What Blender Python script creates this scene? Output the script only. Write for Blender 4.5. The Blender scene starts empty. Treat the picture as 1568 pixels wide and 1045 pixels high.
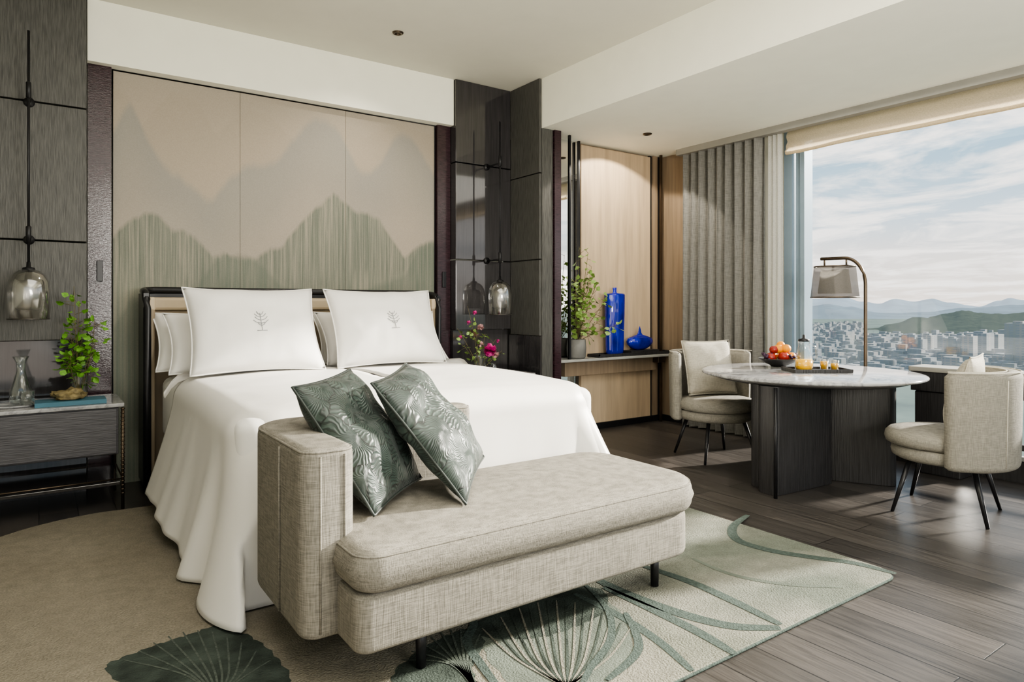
import bpy, bmesh, math, random
from mathutils import Vector, Matrix, noise
random.seed(7)
YAW=math.radians(35.2); S=math.sin(YAW); C=math.cos(YAW)
FP=1027.0; H=1.22; HY=468.0; CX=784.0
def fl(px,py,z=0.0):
    d=(H-z)*FP/(py-HY); r=(px-CX)/FP*d
    return (d*S+r*C, d*C-r*S)
def at(px,d):
    r=(px-CX)/FP*d
    return (d*S+r*C, d*C-r*S)
def wallp(px,py,Y):
    k=(px-CX)/FP; d=Y/(C-k*S)
    return (d*(S+k*C), H+(HY-py)/FP*d)
sc=bpy.context.scene
# ------------------------------------------------------------ materials
def newmat(name):
    m=bpy.data.materials.new(name); m.use_nodes=True
    nt=m.node_tree; b=nt.nodes['Principled BSDF']
    return m,nt,b
def N(nt,t,**k):
    n=nt.nodes.new(t)
    for a,v in k.items(): setattr(n,a,v)
    return n
def mapping(nt,scale,src='Object'):
    tc=N(nt,'ShaderNodeTexCoord'); mp=N(nt,'ShaderNodeMapping')
    mp.inputs['Scale'].default_value=scale
    nt.links.new(tc.outputs[src],mp.inputs['Vector']); return mp.outputs['Vector']
def noisen(nt,vec,scale=1,detail=3,rough=.5,dist=0):
    n=N(nt,'ShaderNodeTexNoise'); n.inputs['Scale'].default_value=scale
    n.inputs['Detail'].default_value=detail; n.inputs['Roughness'].default_value=rough
    n.inputs['Distortion'].default_value=dist
    nt.links.new(vec,n.inputs['Vector']); return n.outputs['Fac']
def math_(nt,op,a,b=None,c=None,clamp=False):
    n=N(nt,'ShaderNodeMath',operation=op); n.use_clamp=clamp
    for i,v in enumerate((a,b,c)):
        if v is None: continue
        if isinstance(v,(int,float)): n.inputs[i].default_value=v
        else: nt.links.new(v,n.inputs[i])
    return n.outputs[0]
def ramp(nt,fac,stops,interp='LINEAR'):
    r=N(nt,'ShaderNodeValToRGB'); cr=r.color_ramp; cr.interpolation=interp
    while len(cr.elements)<len(stops): cr.elements.new(.5)
    for e,(p,c) in zip(cr.elements,stops):
        e.position=p; e.color=(c[0],c[1],c[2],1)
    nt.links.new(fac,r.inputs['Fac']); return r.outputs['Color']
def mix(nt,f,a,b,mode='MIX'):
    n=N(nt,'ShaderNodeMix',data_type='RGBA',blend_type=mode)
    for i,v in ((0,f),(6,a),(7,b)):
        if isinstance(v,(int,float)): n.inputs[i].default_value=v
        elif isinstance(v,tuple): n.inputs[i].default_value=(v[0],v[1],v[2],1)
        else: nt.links.new(v,n.inputs[i])
    return n.outputs[2]
def bump(nt,b,h,strength=.2,dist=.01):
    n=N(nt,'ShaderNodeBump'); n.inputs['Strength'].default_value=strength; n.inputs['Distance'].default_value=dist
    nt.links.new(h,n.inputs['Height']); nt.links.new(n.outputs[0],b.inputs['Normal'])
def M(name,col,rough=.5,metal=0,var=.08,scale=(6,6,6),bs=0,bscale=None,spec=.5,sheen=0):
    m,nt,b=newmat(name)
    v=mapping(nt,scale); f=noisen(nt,v)
    lo=tuple(c*(1-var) for c in col); hi=tuple(min(1,c*(1+var)) for c in col)
    nt.links.new(ramp(nt,f,[(.3,lo),(.7,hi)]),b.inputs['Base Color'])
    b.inputs['Roughness'].default_value=rough; b.inputs['Metallic'].default_value=metal
    b.inputs['Specular IOR Level'].default_value=spec
    if sheen: b.inputs['Sheen Weight'].default_value=sheen
    if bs:
        v2=mapping(nt,bscale or scale); bump(nt,b,noisen(nt,v2),bs,.01)
    return m
def weave(name,col,amp=.22,k=1.0,rough=.9):
    m,nt,b=newmat(name)
    a=noisen(nt,mapping(nt,(260*k,260*k,18*k)),1,2); c=noisen(nt,mapping(nt,(22*k,22*k,300*k)),1,2)
    f=math_(nt,'MULTIPLY',math_(nt,'ADD',a,c),.5)
    lo=tuple(x*(1-amp) for x in col); hi=tuple(min(1,x*(1+amp)) for x in col)
    nt.links.new(ramp(nt,f,[(.38,lo),(.62,hi)]),b.inputs['Base Color'])
    b.inputs['Roughness'].default_value=rough; b.inputs['Specular IOR Level'].default_value=.2
    bump(nt,b,f,.5,.004); return m
def glassy(name,col,alpha=.25,rough=.03,base=.04):
    m=bpy.data.materials.new(name); m.use_nodes=True; nt=m.node_tree; nt.nodes.clear()
    o=N(nt,'ShaderNodeOutputMaterial'); t=N(nt,'ShaderNodeBsdfTransparent'); g=N(nt,'ShaderNodeBsdfGlossy')
    t.inputs[0].default_value=(*col,1); g.inputs['Roughness'].default_value=rough
    g.inputs[0].default_value=(1,1,1,1)
    lw=N(nt,'ShaderNodeLayerWeight'); lw.inputs['Blend'].default_value=.35
    f=math_(nt,'MULTIPLY_ADD',lw.outputs['Facing'],alpha,base)
    mx=N(nt,'ShaderNodeMixShader'); nt.links.new(f,mx.inputs[0]); nt.links.new(t.outputs[0],mx.inputs[1]); nt.links.new(g.outputs[0],mx.inputs[2])
    nt.links.new(mx.outputs[0],o.inputs[0]); return m
def sheer(name,col,alpha):
    m=bpy.data.materials.new(name); m.use_nodes=True; nt=m.node_tree; nt.nodes.clear()
    o=N(nt,'ShaderNodeOutputMaterial'); t=N(nt,'ShaderNodeBsdfTransparent'); g=N(nt,'ShaderNodeBsdfDiffuse'); tr=N(nt,'ShaderNodeBsdfTranslucent')
    f=noisen(nt,mapping(nt,(90,90,200)),1,2)
    cc=ramp(nt,f,[(.3,tuple(c*.8 for c in col)),(.7,col)])
    nt.links.new(cc,g.inputs[0]); nt.links.new(cc,tr.inputs[0])
    m1=N(nt,'ShaderNodeMixShader'); m1.inputs[0].default_value=.5
    nt.links.new(g.outputs[0],m1.inputs[1]); nt.links.new(tr.outputs[0],m1.inputs[2])
    m2=N(nt,'ShaderNodeMixShader'); m2.inputs[0].default_value=alpha
    nt.links.new(t.outputs[0],m2.inputs[1]); nt.links.new(m1.outputs[0],m2.inputs[2])
    nt.links.new(m2.outputs[0],o.inputs[0]); return m

WHITE=M('plaster_white',(.87,.86,.75),.8,var=.015,bs=.05,bscale=(40,40,40))
CEIL=M('ceiling_paint',(.67,.655,.57),.85,var=.015)
LINEN=M('white_linen',(.79,.775,.745),.75,var=.02,bs=.2,bscale=(9,9,9),spec=.2,sheen=.1)
DUVET=M('duvet_cotton',(.69,.67,.63),.48,var=.01,bs=.22,bscale=(3.0,3.0,2.0),spec=.45,sheen=.1)
DARKPAN=M('dark_woven_panel',(.072,.071,.065),.5,var=.4,scale=(160,160,10),bs=.25,bscale=(160,160,14))
DARKGLASS=M('dark_lacquer_glass',(.036,.034,.036),.06,var=.2,scale=(60,60,3),spec=.9)
DARKWOOD=M('dark_oak',(.026,.025,.026),.42,var=.4,scale=(120,120,5),bs=.25,bscale=(120,120,5))
DRAWER=M('charcoal_oak',(.062,.060,.066),.5,var=.4,scale=(8,8,160),bs=.3,bscale=(10,10,160))
BLACK=M('black_metal',(.015,.015,.017),.35,metal=.3,var=.1)
BRONZE=M('bronze_metal',(.11,.085,.062),.35,metal=.9,var=.15)
def marble(name,base,vein,sc_):
    m,nt,b=newmat(name)
    f=noisen(nt,mapping(nt,(sc_,sc_*1.6,sc_)),1,7,.62,1.6)
    v=math_(nt,'ABSOLUTE',math_(nt,'SUBTRACT',f,.5))
    c=ramp(nt,v,[(0,vein),(.035,tuple((a+b_)/2 for a,b_ in zip(base,vein))),(.12,base)])
    g=noisen(nt,mapping(nt,(2.5,4,2)),1,3)
    nt.links.new(mix(nt,1,c,ramp(nt,g,[(.3,(.8,.8,.8)),(.7,(1.05,1.05,1.05))]),'MULTIPLY'),b.inputs['Base Color'])
    b.inputs['Roughness'].default_value=.12; return m
MARBLE=marble('grey_white_marble',(.42,.42,.42),(.22,.22,.23),3)
TOPDARK=M('table_underside',(.05,.048,.048),.3,var=.1)
BENCH=weave('bench_tweed',(.195,.182,.155),.28)
CHAIRF=weave('chair_boucle',(.235,.222,.19),.22,1.3)
CREAM=weave('cream_cushion',(.42,.395,.335),.15,1.0)
CURT=weave('curtain_grey',(.185,.182,.167),.22,.8)
BEIGE=M('headboard_leather',(.28,.225,.155),.55,var=.05)
BEIGEL=M('headboard_light_leather',(.50,.41,.29),.5,var=.04)
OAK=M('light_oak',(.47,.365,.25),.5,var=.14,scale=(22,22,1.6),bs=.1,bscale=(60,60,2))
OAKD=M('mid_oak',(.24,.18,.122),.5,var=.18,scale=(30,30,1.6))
MIRROR=M('mirror',(.75,.75,.74),.02,metal=1,var=.01)
BLUE=M('cobalt_glaze',(.003,.009,.28),.06,var=.5,scale=(12,12,5),spec=.9)
WINE=M('wine_resin',(.034,.017,.022),.10,var=.4,scale=(20,20,140),bs=.10,bscale=(60,60,240))
GLASS=glassy('clear_glass',(.93,.95,.95),.55)
SMOKE=glassy('smoky_glass',(.72,.71,.69),.75,.12,.14)
OPAL=glassy('seeded_glass',(.90,.90,.88),.6,.35,.30)
WGLASS=glassy('window_glass',(.97,.98,.99),.08,.0,.02)
LEAF=M('leaf_green',(.12,.28,.035),.5,var=.4,scale=(40,40,40))
LEAF2=M('leaf_green_light',(.21,.33,.08),.5,var=.3,scale=(40,40,40))
STEM=M('stem_brown',(.12,.10,.04),.7)
ROCK=M('brown_rock',(.16,.125,.055),.7,var=.6,scale=(25,25,25),bs=.8,bscale=(35,35,35))
POT=M('grey_stone_pot',(.17,.17,.16),.6,var=.15,bs=.2,bscale=(50,50,50))
PINK=M('pink_petals',(.62,.04,.28),.6,var=.4,scale=(40,40,40))
PALEPINK=M('pale_petals',(.60,.36,.36),.6,var=.2)
REDF=M('red_fruit',(.30,.02,.01),.3,var=.3); ORANGE=M('orange_fruit',(.80,.30,.01),.45,var=.15,bs=.2,bscale=(200,200,200))
JUICE=M('orange_juice',(.95,.50,.01),.2,var=.05); PURPLE=M('grapes',(.04,.01,.04),.3,var=.3)
BOOKM=M('book_teal',(.04,.13,.18),.5,var=.1); PAPER=M('book_pages',(.6,.57,.5),.8,var=.05)
ALU=M('window_frame_alu',(.30,.39,.46),.35,metal=.3,var=.05)
GREYT=M('grey_trim',(.26,.255,.23),.6,var=.05)
STONE=M('ledge_stone',(.33,.33,.31),.4,var=.1)
SILV=M('emblem_thread',(.28,.29,.30),.5,var=.05)
BLIND=sheer('blind_linen',(.62,.52,.37),.96)
SHEER=sheer('sheer_voile',(.80,.79,.74),.75)
LSHADE=sheer('lamp_mesh',(.15,.14,.13),.66)
LSHIN=sheer('lamp_inner',(.50,.47,.42),.85)
SEEDG=M('bulb_holder',(.12,.11,.10),.3,metal=.8)

def floor_mat():
    m,nt,b=newmat('oak_planks_dark')
    tc=N(nt,'ShaderNodeTexCoord'); mp=N(nt,'ShaderNodeMapping'); mp.inputs['Rotation'].default_value=(0,0,math.pi/2)
    nt.links.new(tc.outputs['Object'],mp.inputs['Vector'])
    br=N(nt,'ShaderNodeTexBrick'); nt.links.new(mp.outputs[0],br.inputs['Vector'])
    br.inputs['Scale'].default_value=1; br.inputs['Brick Width'].default_value=1.9; br.inputs['Row Height'].default_value=.19
    br.inputs['Mortar Size'].default_value=.0025; br.inputs['Color1'].default_value=(.040,.036,.033,1); br.inputs['Color2'].default_value=(.072,.064,.058,1)
    br.inputs['Mortar'].default_value=(.010,.009,.008,1); br.inputs['Mortar Smooth'].default_value=.1
    g=noisen(nt,mapping(nt,(45,2.5,1)),1,6,.65,1.2)
    gc=ramp(nt,g,[(.3,(.55,.55,.55)),(.7,(1.35,1.35,1.35))])
    nt.links.new(mix(nt,1.0,br.outputs['Color'],gc,'MULTIPLY'),b.inputs['Base Color'])
    r=math_(nt,'MULTIPLY_ADD',g,.24,.22); nt.links.new(r,b.inputs['Roughness'])
    h=math_(nt,'SUBTRACT',math_(nt,'MULTIPLY',g,.4),br.outputs['Fac'])
    bump(nt,b,h,.4,.004); return m
FLOORM=floor_mat()
def rug_mat():
    m,nt,b=newmat('rug_wool')
    f=noisen(nt,mapping(nt,(1.1,1.1,1)),1,3,.5,.6); g=noisen(nt,mapping(nt,(130,130,130)),1,2); g2=noisen(nt,mapping(nt,(18,18,18)),1,3)
    tc=N(nt,'ShaderNodeTexCoord'); sp=N(nt,'ShaderNodeSeparateXYZ'); nt.links.new(tc.outputs['Object'],sp.inputs[0])
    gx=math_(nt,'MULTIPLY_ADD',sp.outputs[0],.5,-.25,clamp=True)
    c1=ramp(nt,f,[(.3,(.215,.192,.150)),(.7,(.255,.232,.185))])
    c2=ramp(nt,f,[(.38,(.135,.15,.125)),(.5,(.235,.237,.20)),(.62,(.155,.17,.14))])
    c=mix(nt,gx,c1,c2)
    c=mix(nt,.5,c,ramp(nt,g2,[(.3,(.75,.75,.75)),(.7,(1.1,1.1,1.1))]),'MULTIPLY')
    nt.links.new(mix(nt,.8,c,ramp(nt,g,[(.3,(.72,.72,.72)),(.7,(1.1,1.1,1.1))]),'MULTIPLY'),b.inputs['Base Color'])
    b.inputs['Roughness'].default_value=1; b.inputs['Specular IOR Level'].default_value=.1
    bump(nt,b,g,.6,.01); return m
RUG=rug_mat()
RUGG=M('rug_sage',(.068,.088,.078),1,var=.25,scale=(60,60,60),bs=.5,bscale=(130,130,130),spec=.1)
RUGD=M('rug_deep_green',(.050,.062,.053),1,var=.45,scale=(9,9,9),bs=.5,bscale=(130,130,130),spec=.1)
RUGM=M('rug_pale_sage',(.12,.137,.115),1,var=.25,scale=(5,5,5),bs=.5,bscale=(130,130,130),spec=.1)
RUGV=M('rug_vein',(.085,.10,.085),1,var=.25,scale=(60,60,60),bs=.5,bscale=(130,130,130),spec=.1)

def leafpillow_mat():
    m,nt,b=newmat('green_leaf_satin')
    tc=N(nt,'ShaderNodeTexCoord'); mp=N(nt,'ShaderNodeMapping'); mp.inputs['Scale'].default_value=(4.0,4.0,1)
    nt.links.new(tc.outputs['UV'],mp.inputs['Vector'])
    nz=N(nt,'ShaderNodeTexNoise'); nz.inputs['Scale'].default_value=1.3; nt.links.new(mp.outputs[0],nz.inputs['Vector'])
    va=N(nt,'ShaderNodeVectorMath',operation='MULTIPLY_ADD'); nt.links.new(nz.outputs['Color'],va.inputs[0]); va.inputs[1].default_value=(.8,.8,0); nt.links.new(mp.outputs[0],va.inputs[2])
    vo=N(nt,'ShaderNodeTexVoronoi',voronoi_dimensions='2D'); vo.inputs['Scale'].default_value=1; nt.links.new(va.outputs[0],vo.inputs['Vector'])
    sb=N(nt,'ShaderNodeVectorMath',operation='SUBTRACT'); nt.links.new(va.outputs[0],sb.inputs[0]); nt.links.new(vo.outputs['Position'],sb.inputs[1])
    sp=N(nt,'ShaderNodeSeparateXYZ'); nt.links.new(sb.outputs[0],sp.inputs[0])
    ang=math_(nt,'ARCTAN2',sp.outputs[1],math_(nt,'SUBTRACT',sp.outputs[0],.45))
    s=math_(nt,'SINE',math_(nt,'MULTIPLY',ang,44))
    ve=N(nt,'ShaderNodeTexVoronoi',voronoi_dimensions='2D',feature='DISTANCE_TO_EDGE'); ve.inputs['Scale'].default_value=1; nt.links.new(va.outputs[0],ve.inputs['Vector'])
    line=math_(nt,'GREATER_THAN',s,.55); edge=math_(nt,'LESS_THAN',ve.outputs[0],.02)
    f=math_(nt,'MAXIMUM',math_(nt,'MULTIPLY',line,.75),edge)
    base=ramp(nt,noisen(nt,mp.outputs[0],1.5,2),[(.35,(.022,.036,.030)),(.65,(.050,.072,.061))])
    nt.links.new(mix(nt,f,base,(.008,.012,.010)),b.inputs['Base Color'])
    b.inputs['Roughness'].default_value=.40; b.inputs['Specular IOR Level'].default_value=.5
    b.inputs['Sheen Weight'].default_value=.1
    bump(nt,b,s,.35,.004); return m
GPIL=leafpillow_mat()

# ------------------------------------------------------------ geometry helpers
def root(name,loc=(0,0,0),rotz=0,local=False):
    e=bpy.data.objects.new(name,None); e.empty_display_size=.1
    e.location=loc; e.rotation_euler=(0,0,rotz); sc.collection.objects.link(e)
    e['local']=local; return e
def finish(o,mat,parent,smooth=False):
    sc.collection.objects.link(o)
    if mat: 
        for mm in (mat if isinstance(mat,(list,tuple)) else [mat]): o.data.materials.append(mm)
    if parent:
        o.parent=parent
        if not parent['local']: o.matrix_parent_inverse=Matrix.Translation(-Vector(parent.location))
    if smooth:
        for p in o.data.polygons: p.use_smooth=True
    return o
def mk(name,verts,faces,mat,parent=None,smooth=False,uvs=None):
    me=bpy.data.meshes.new(name); me.from_pydata([tuple(v) for v in verts],[],faces)
    bm=bmesh.new(); bm.from_mesh(me); bmesh.ops.recalc_face_normals(bm,faces=bm.faces); bm.to_mesh(me); bm.free()
    if uvs:
        uv=me.uv_layers.new(name='UVMap')
        for l in me.loops: uv.data[l.index].uv=uvs[l.vertex_index]
    me.update(); return finish(bpy.data.objects.new(name,me),mat,parent,smooth)
def box(name,x0,x1,y0,y1,z0,z1,mat,parent=None,bev=0,seg=2):
    bm=bmesh.new(); bmesh.ops.create_cube(bm,size=1)
    for v in bm.verts:
        v.co=Vector(((x0+x1)/2+v.co.x*abs(x1-x0),(y0+y1)/2+v.co.y*abs(y1-y0),(z0+z1)/2+v.co.z*abs(z1-z0)))
    if bev: bmesh.ops.bevel(bm,geom=list(bm.edges),offset=bev,segments=seg,affect='EDGES',profile=.5)
    me=bpy.data.meshes.new(name); bm.to_mesh(me); bm.free()
    return finish(bpy.data.objects.new(name,me),mat,parent,False)
def boxes(name,lst,mat,parent=None):
    V=[];Fc=[]
    for (x0,x1,y0,y1,z0,z1) in lst:
        n=len(V)
        V+=[(x0,y0,z0),(x1,y0,z0),(x1,y1,z0),(x0,y1,z0),(x0,y0,z1),(x1,y0,z1),(x1,y1,z1),(x0,y1,z1)]
        Fc+=[[n+i for i in f] for f in ([0,3,2,1],[4,5,6,7],[0,1,5,4],[1,2,6,5],[2,3,7,6],[3,0,4,7])]
    return mk(name,V,Fc,mat,parent)
def lathe(name,prof,c,mat,parent=None,seg=40,sx=1,sy=1):
    V=[];Fc=[];n=len(prof)
    for (r,z) in prof:
        for k in range(seg):
            a=2*math.pi*k/seg; V.append((c[0]+r*sx*math.cos(a),c[1]+r*sy*math.sin(a),c[2]+z))
    for i in range(n-1):
        for k in range(seg):
            k2=(k+1)%seg; Fc.append([i*seg+k,i*seg+k2,(i+1)*seg+k2,(i+1)*seg+k])
    return mk(name,V,Fc,mat,parent,True)
def tube(name,pts,r,mat,parent=None,seg=8,closed=False,join=None):
    pts=[Vector(p) for p in pts]; n=len(pts); V=[];Fc=[]
    for i,p in enumerate(pts):
        if closed: t=(pts[(i+1)%n]-pts[i-1])
        else: t=pts[min(i+1,n-1)]-pts[max(i-1,0)]
        t.normalize(); up=Vector((0,0,1)) if abs(t.z)<.95 else Vector((1,0,0))
        a=t.cross(up).normalized(); b=t.cross(a).normalized()
        rr=r[i] if isinstance(r,(list,tuple)) else r
        for k in range(seg):
            q=2*math.pi*k/seg; V.append(p+a*rr*math.cos(q)+b*rr*math.sin(q))
    for i in range(n if closed else n-1):
        j=(i+1)%n
        for k in range(seg):
            k2=(k+1)%seg; Fc.append([i*seg+k,i*seg+k2,j*seg+k2,j*seg+k])
    if not closed:
        Fc.append(list(range(seg))); Fc.append([ (n-1)*seg+k for k in range(seg)])
    if join is not None:
        o=len(join[0]); join[0].extend(V); join[1].extend([[o+i for i in f] for f in Fc]); return
    return mk(name,V,Fc,mat,parent,True)
def rpoly(pts,n=7):
    out=[];m=len(pts)
    for i,(x,y,r) in enumerate(pts):
        p=Vector((x,y)); a=Vector(pts[i-1][:2]); b=Vector(pts[(i+1)%m][:2])
        da=(a-p); db=(b-p); r=min(r,da.length*.49,db.length*.49)
        if r<=0: out.append(p); continue
        A=p+da.normalized()*r; B=p+db.normalized()*r
        c1=A.lerp(p,.55); c2=B.lerp(p,.55)
        for j in range(n+1):
            t=j/n
            out.append(A*(1-t)**3+c1*3*t*(1-t)**2+c2*3*t*t*(1-t)+B*t**3)
    return out
def rrect(x0,x1,y0,y1,r,n=7): 
    rs=r if isinstance(r,(list,tuple)) else [r]*4
    return rpoly([(x0,y0,rs[0]),(x1,y0,rs[1]),(x1,y1,rs[2]),(x0,y1,rs[3])],n)
def offs(o):
    m=len(o); res=[]
    area=sum(o[i-1].x*o[i].y-o[i].x*o[i-1].y for i in range(m))
    sg=1 if area>0 else -1
    for i in range(m):
        t=(o[(i+1)%m]-o[i-1]); 
        if t.length<1e-9: t=Vector((1,0))
        t.normalize(); res.append(Vector((-t.y,t.x))*sg)
    return res
def slab(name,outline,z0,z1,er,mat,parent=None,crown=0,seg=5,bulge=0):
    o=[Vector(p) for p in outline]; nn=offs(o); m=len(o); rows=[]
    for j in range(seg+1):
        a=j/seg*math.pi/2; rows.append((er*(1-math.sin(a)),z0+er*(1-math.cos(a))))
    if bulge: rows.append((-bulge,(z0+z1)/2))
    for j in range(seg+1):
        a=j/seg*math.pi/2; rows.append((er*(1-math.cos(a)),z1-er*(1-math.sin(a))))
    V=[];Fc=[]
    for (d,z) in rows:
        for i in range(m): q=o[i]+nn[i]*d; V.append((q.x,q.y,z))
    nr=len(rows)
    cen=sum(o,Vector((0,0)))/m
    if crown:
        last=[o[i]+nn[i]*er for i in range(m)]
        for s in (.96,.88,.7,.45,.2):
            for q in last:
                w=cen+(q-cen)*s; V.append((w.x,w.y,z1+crown*(1-s*s)))
            nr+=1
    for i in range(nr-1):
        for k in range(m):
            k2=(k+1)%m; Fc.append([i*m+k,i*m+k2,(i+1)*m+k2,(i+1)*m+k])
    Fc.append(list(range(m))); Fc.append([(nr-1)*m+k for k in range(m)])
    ob=mk(name,V,Fc,mat,parent,True)
    bm=bmesh.new(); bm.from_mesh(ob.data)
    big=[f for f in bm.faces if len(f.verts)>4]
    for f in big: f.smooth=False
    bmesh.ops.triangulate(bm,faces=big,quad_method='BEAUTY',ngon_method='EAR_CLIP'); bm.to_mesh(ob.data); bm.free()
    return ob
def pillow(name,P00,P10,P11,P01,T,mat,parent=None,n=26,pinch=.05,wr=.006,seedv=0,pip=None):
    P=[Vector(p) for p in (P00,P10,P11,P01)]
    nrm=(P[1]-P[0]).cross(P[3]-P[0]).normalized()
    def surf(u,v,sg):
        a=2*u-1;b=2*v-1
        a2=a*(1-pinch*(1-b*b)); b2=b*(1-pinch*(1-a*a))
        uu=(a2+1)/2; vv=(b2+1)/2
        p=P[0]*(1-uu)*(1-vv)+P[1]*uu*(1-vv)+P[2]*uu*vv+P[3]*(1-uu)*vv
        t=T/2*(max(0,(1-abs(a)**2.4)*(1-abs(b)**2.4)))**.55
        w=(noise.noise(Vector((u*4+seedv,v*4,sg)))*2+noise.noise(Vector((u*11+seedv,v*7,sg+5)))*.6)*wr*(1-abs(a)**6)*(1-abs(b)**6)
        return p+nrm*sg*(t+w)
    V=[];UV=[];Fc=[]
    for sg in (1,-1):
        for j in range(n+1):
            for i in range(n+1):
                V.append(surf(i/n,j/n,sg)); UV.append((i/n+seedv,j/n))
    w=n+1
    for s in (0,1):
        o=s*w*w
        for j in range(n):
            for i in range(n):
                Fc.append([o+j*w+i,o+j*w+i+1,o+(j+1)*w+i+1,o+(j+1)*w+i])
    ob=mk(name,V,Fc,mat,parent,True,UV)
    bm=bmesh.new(); bm.from_mesh(ob.data); bmesh.ops.remove_doubles(bm,verts=bm.verts,dist=.0008); bmesh.ops.recalc_face_normals(bm,faces=bm.faces); bm.to_mesh(ob.data); bm.free()
    if pip:
        e=[]
        for i in range(n): e.append(surf(i/n,0,1))
        for i in range(n): e.append(surf(1,i/n,1))
        for i in range(n): e.append(surf(1-i/n,1,1))
        for i in range(n): e.append(surf(0,1-i/n,1))
        tube(name+'_piping',e,.005,pip,parent,6,True)
    return surf

# ------------------------------------------------------------ room shell
XW=5.62
box('floor',-3.2,XW+.1,-3.0,5.6,-.1,0,FLOORM)
box('ceiling',-3.2,3.66,-3.0,5.6,3.24,3.36,CEIL)
box('ceiling_lower',3.66,XW+.1,-3.0,5.6,2.80,3.36,WHITE)
box('wall_left',-3.3,-3.2,-3.0,5.6,0,3.24,WHITE)
box('wall_back',-3.2,3.66,5.34,5.6,0,3.24,WHITE)
box('wall_back_upper',.26,3.03,5.20,5.335,2.83,3.24,WHITE)
def mural_mat():
    m,nt,b=newmat('mural_silk')
    tc=N(nt,'ShaderNodeTexCoord'); sp=N(nt,'ShaderNodeSeparateXYZ'); nt.links.new(tc.outputs['Object'],sp.inputs[0])
    u=math_(nt,'DIVIDE',math_(nt,'SUBTRACT',sp.outputs[0],.41),2.48)
    z=math_(nt,'DIVIDE',sp.outputs[2],3.0)
    wob=math_(nt,'MULTIPLY',math_(nt,'SUBTRACT',noisen(nt,mapping(nt,(9,1,2)),1,5,.6),.5),.04)
    zz=math_(nt,'ADD',z,wob)
    def prof(pts,soft):
        st=[]
        for px,py in pts:
            X,Z=wallp(px,py,5.3); st.append((min(1,max(0,(X-.41)/2.48)),(Z/3,)*3))
        h=ramp(nt,u,st,'B_SPLINE' if soft<50 else 'LINEAR')
        return h,math_(nt,'MULTIPLY',math_(nt,'SUBTRACT',h,zz),soft,clamp=True)
    fine=noisen(nt,mapping(nt,(150,1,150)),1,2)
    sky=ramp(nt,z,[(.45,(.44,.36,.28)),(.75,(.40,.335,.265)),(.94,(.345,.305,.25))])
    col=sky
    h,m0=prof([(172,130),(200,150),(215,195),(262,140),(300,150),(330,200),(385,165),(420,180),(450,215),(500,185),(560,205),(610,190),(662,200)],120)
    col=mix(nt,math_(nt,'MULTIPLY',m0,.6),col,(.345,.30,.24))
    def fadem(h,m,top,rate,base):
        dep=math_(nt,'SUBTRACT',h,zz)
        f=math_(nt,'SUBTRACT',top,math_(nt,'MULTIPLY',dep,rate)); f=math_(nt,'MAXIMUM',f,base)
        return math_(nt,'MULTIPLY',m,f,clamp=True)
    h,m1=prof([(172,205),(190,160),(205,150),(222,205),(245,240),(262,255),(280,268),(300,288),(322,308),(335,290),(350,270),(370,252),(385,248),(410,246),(430,235),(445,215),(455,200),(470,185),(485,178),(520,185),(545,262),(565,262),(580,250),(592,230),(605,205),(625,195),(645,225),(662,262)],45)
    col=mix(nt,fadem(h,m1,.85,1.5,.30),col,(.27,.26,.235))
    h,m1b=prof([(172,320),(210,290),(262,292),(300,330),(345,360),(400,335),(440,290),(490,262),(530,290),(575,305),(610,300),(662,320)],12)
    col=mix(nt,math_(nt,'MULTIPLY',m1b,.28),col,(.42,.36,.295))
    strk=noisen(nt,mapping(nt,(95,1,1.2)),1,4,.75)
    strc=ramp(nt,strk,[(.34,(.090,.115,.093)),(.5,(.175,.190,.153)),(.66,(.33,.30,.24))])
    strk2=noisen(nt,mapping(nt,(60,1,.2)),1,2,.6)
    h,m2=prof([(172,358),(190,342),(205,328),(235,320),(248,328),(262,345),(280,350),(300,362),(325,388),(345,384),(375,394),(400,385),(432,372),(455,345),(480,318),(510,292),(532,308),(545,322),(558,325),(582,334),(598,360),(620,392),(645,372),(662,368)],70)
    col=mix(nt,math_(nt,'MULTIPLY',m2,.86),col,strc)
    h,m3=prof([(172,415),(220,405),(280,432),(330,420),(365,408),(400,398),(432,428),(470,440),(520,420),(560,400),(610,418),(662,405)],20)
    strd=ramp(nt,strk2,[(.4,(.17,.19,.15)),(.65,(.34,.31,.245))])
    col=mix(nt,math_(nt,'MULTIPLY',m3,.6),col,strd)
    h,m4=prof([(172,500),(200,452),(280,470),(330,392),(365,384),(395,394),(420,425),(440,440),(520,452),(560,440),(620,420),(640,378),(662,372)],60)
    col=mix(nt,math_(nt,'MULTIPLY',m4,.35),col,(.10,.13,.105))
    nt.links.new(mix(nt,.35,col,ramp(nt,fine,[(.3,(.8,.8,.8)),(.7,(1.1,1.1,1.1))]),'MULTIPLY'),b.inputs['Base Color'])
    b.inputs['Roughness'].default_value=.6; b.inputs['Specular IOR Level'].default_value=.3; return m
MUR=mural_mat()
mr=root('mural_panel',(1.65,5.3,1.4))
for i in range(3):
    x0=.41+i*.8267
    box('panel_%d'%(i+1),x0+.0012,x0+.8255,5.30,5.335,.0,2.82,MUR,mr)
tube('mural_edge',[(.41,5.298,.0),(.41,5.298,2.825),(2.89,5.298,2.825),(2.89,5.298,0)],.006,BLACK,mr,6)
wsl=root('trim_resin_strip',(.33,5.3,1.4)); box('strip',.265,.40,5.26,5.335,0,2.83,WINE,wsl)
box('switch',.315,.35,5.245,5.262,1.38,1.52,BLACK,wsl,.003)
wsr=root('trim_resin_strip',(2.96,5.3,1.4)); box('strip',2.90,3.03,5.26,5.335,0,2.83,WINE,wsr)
box('switch',2.945,2.98,5.245,5.262,1.38,1.52,BLACK,wsr,.003)
pl=root('wall_panelling',(-1,5.2,1.6))
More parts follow.
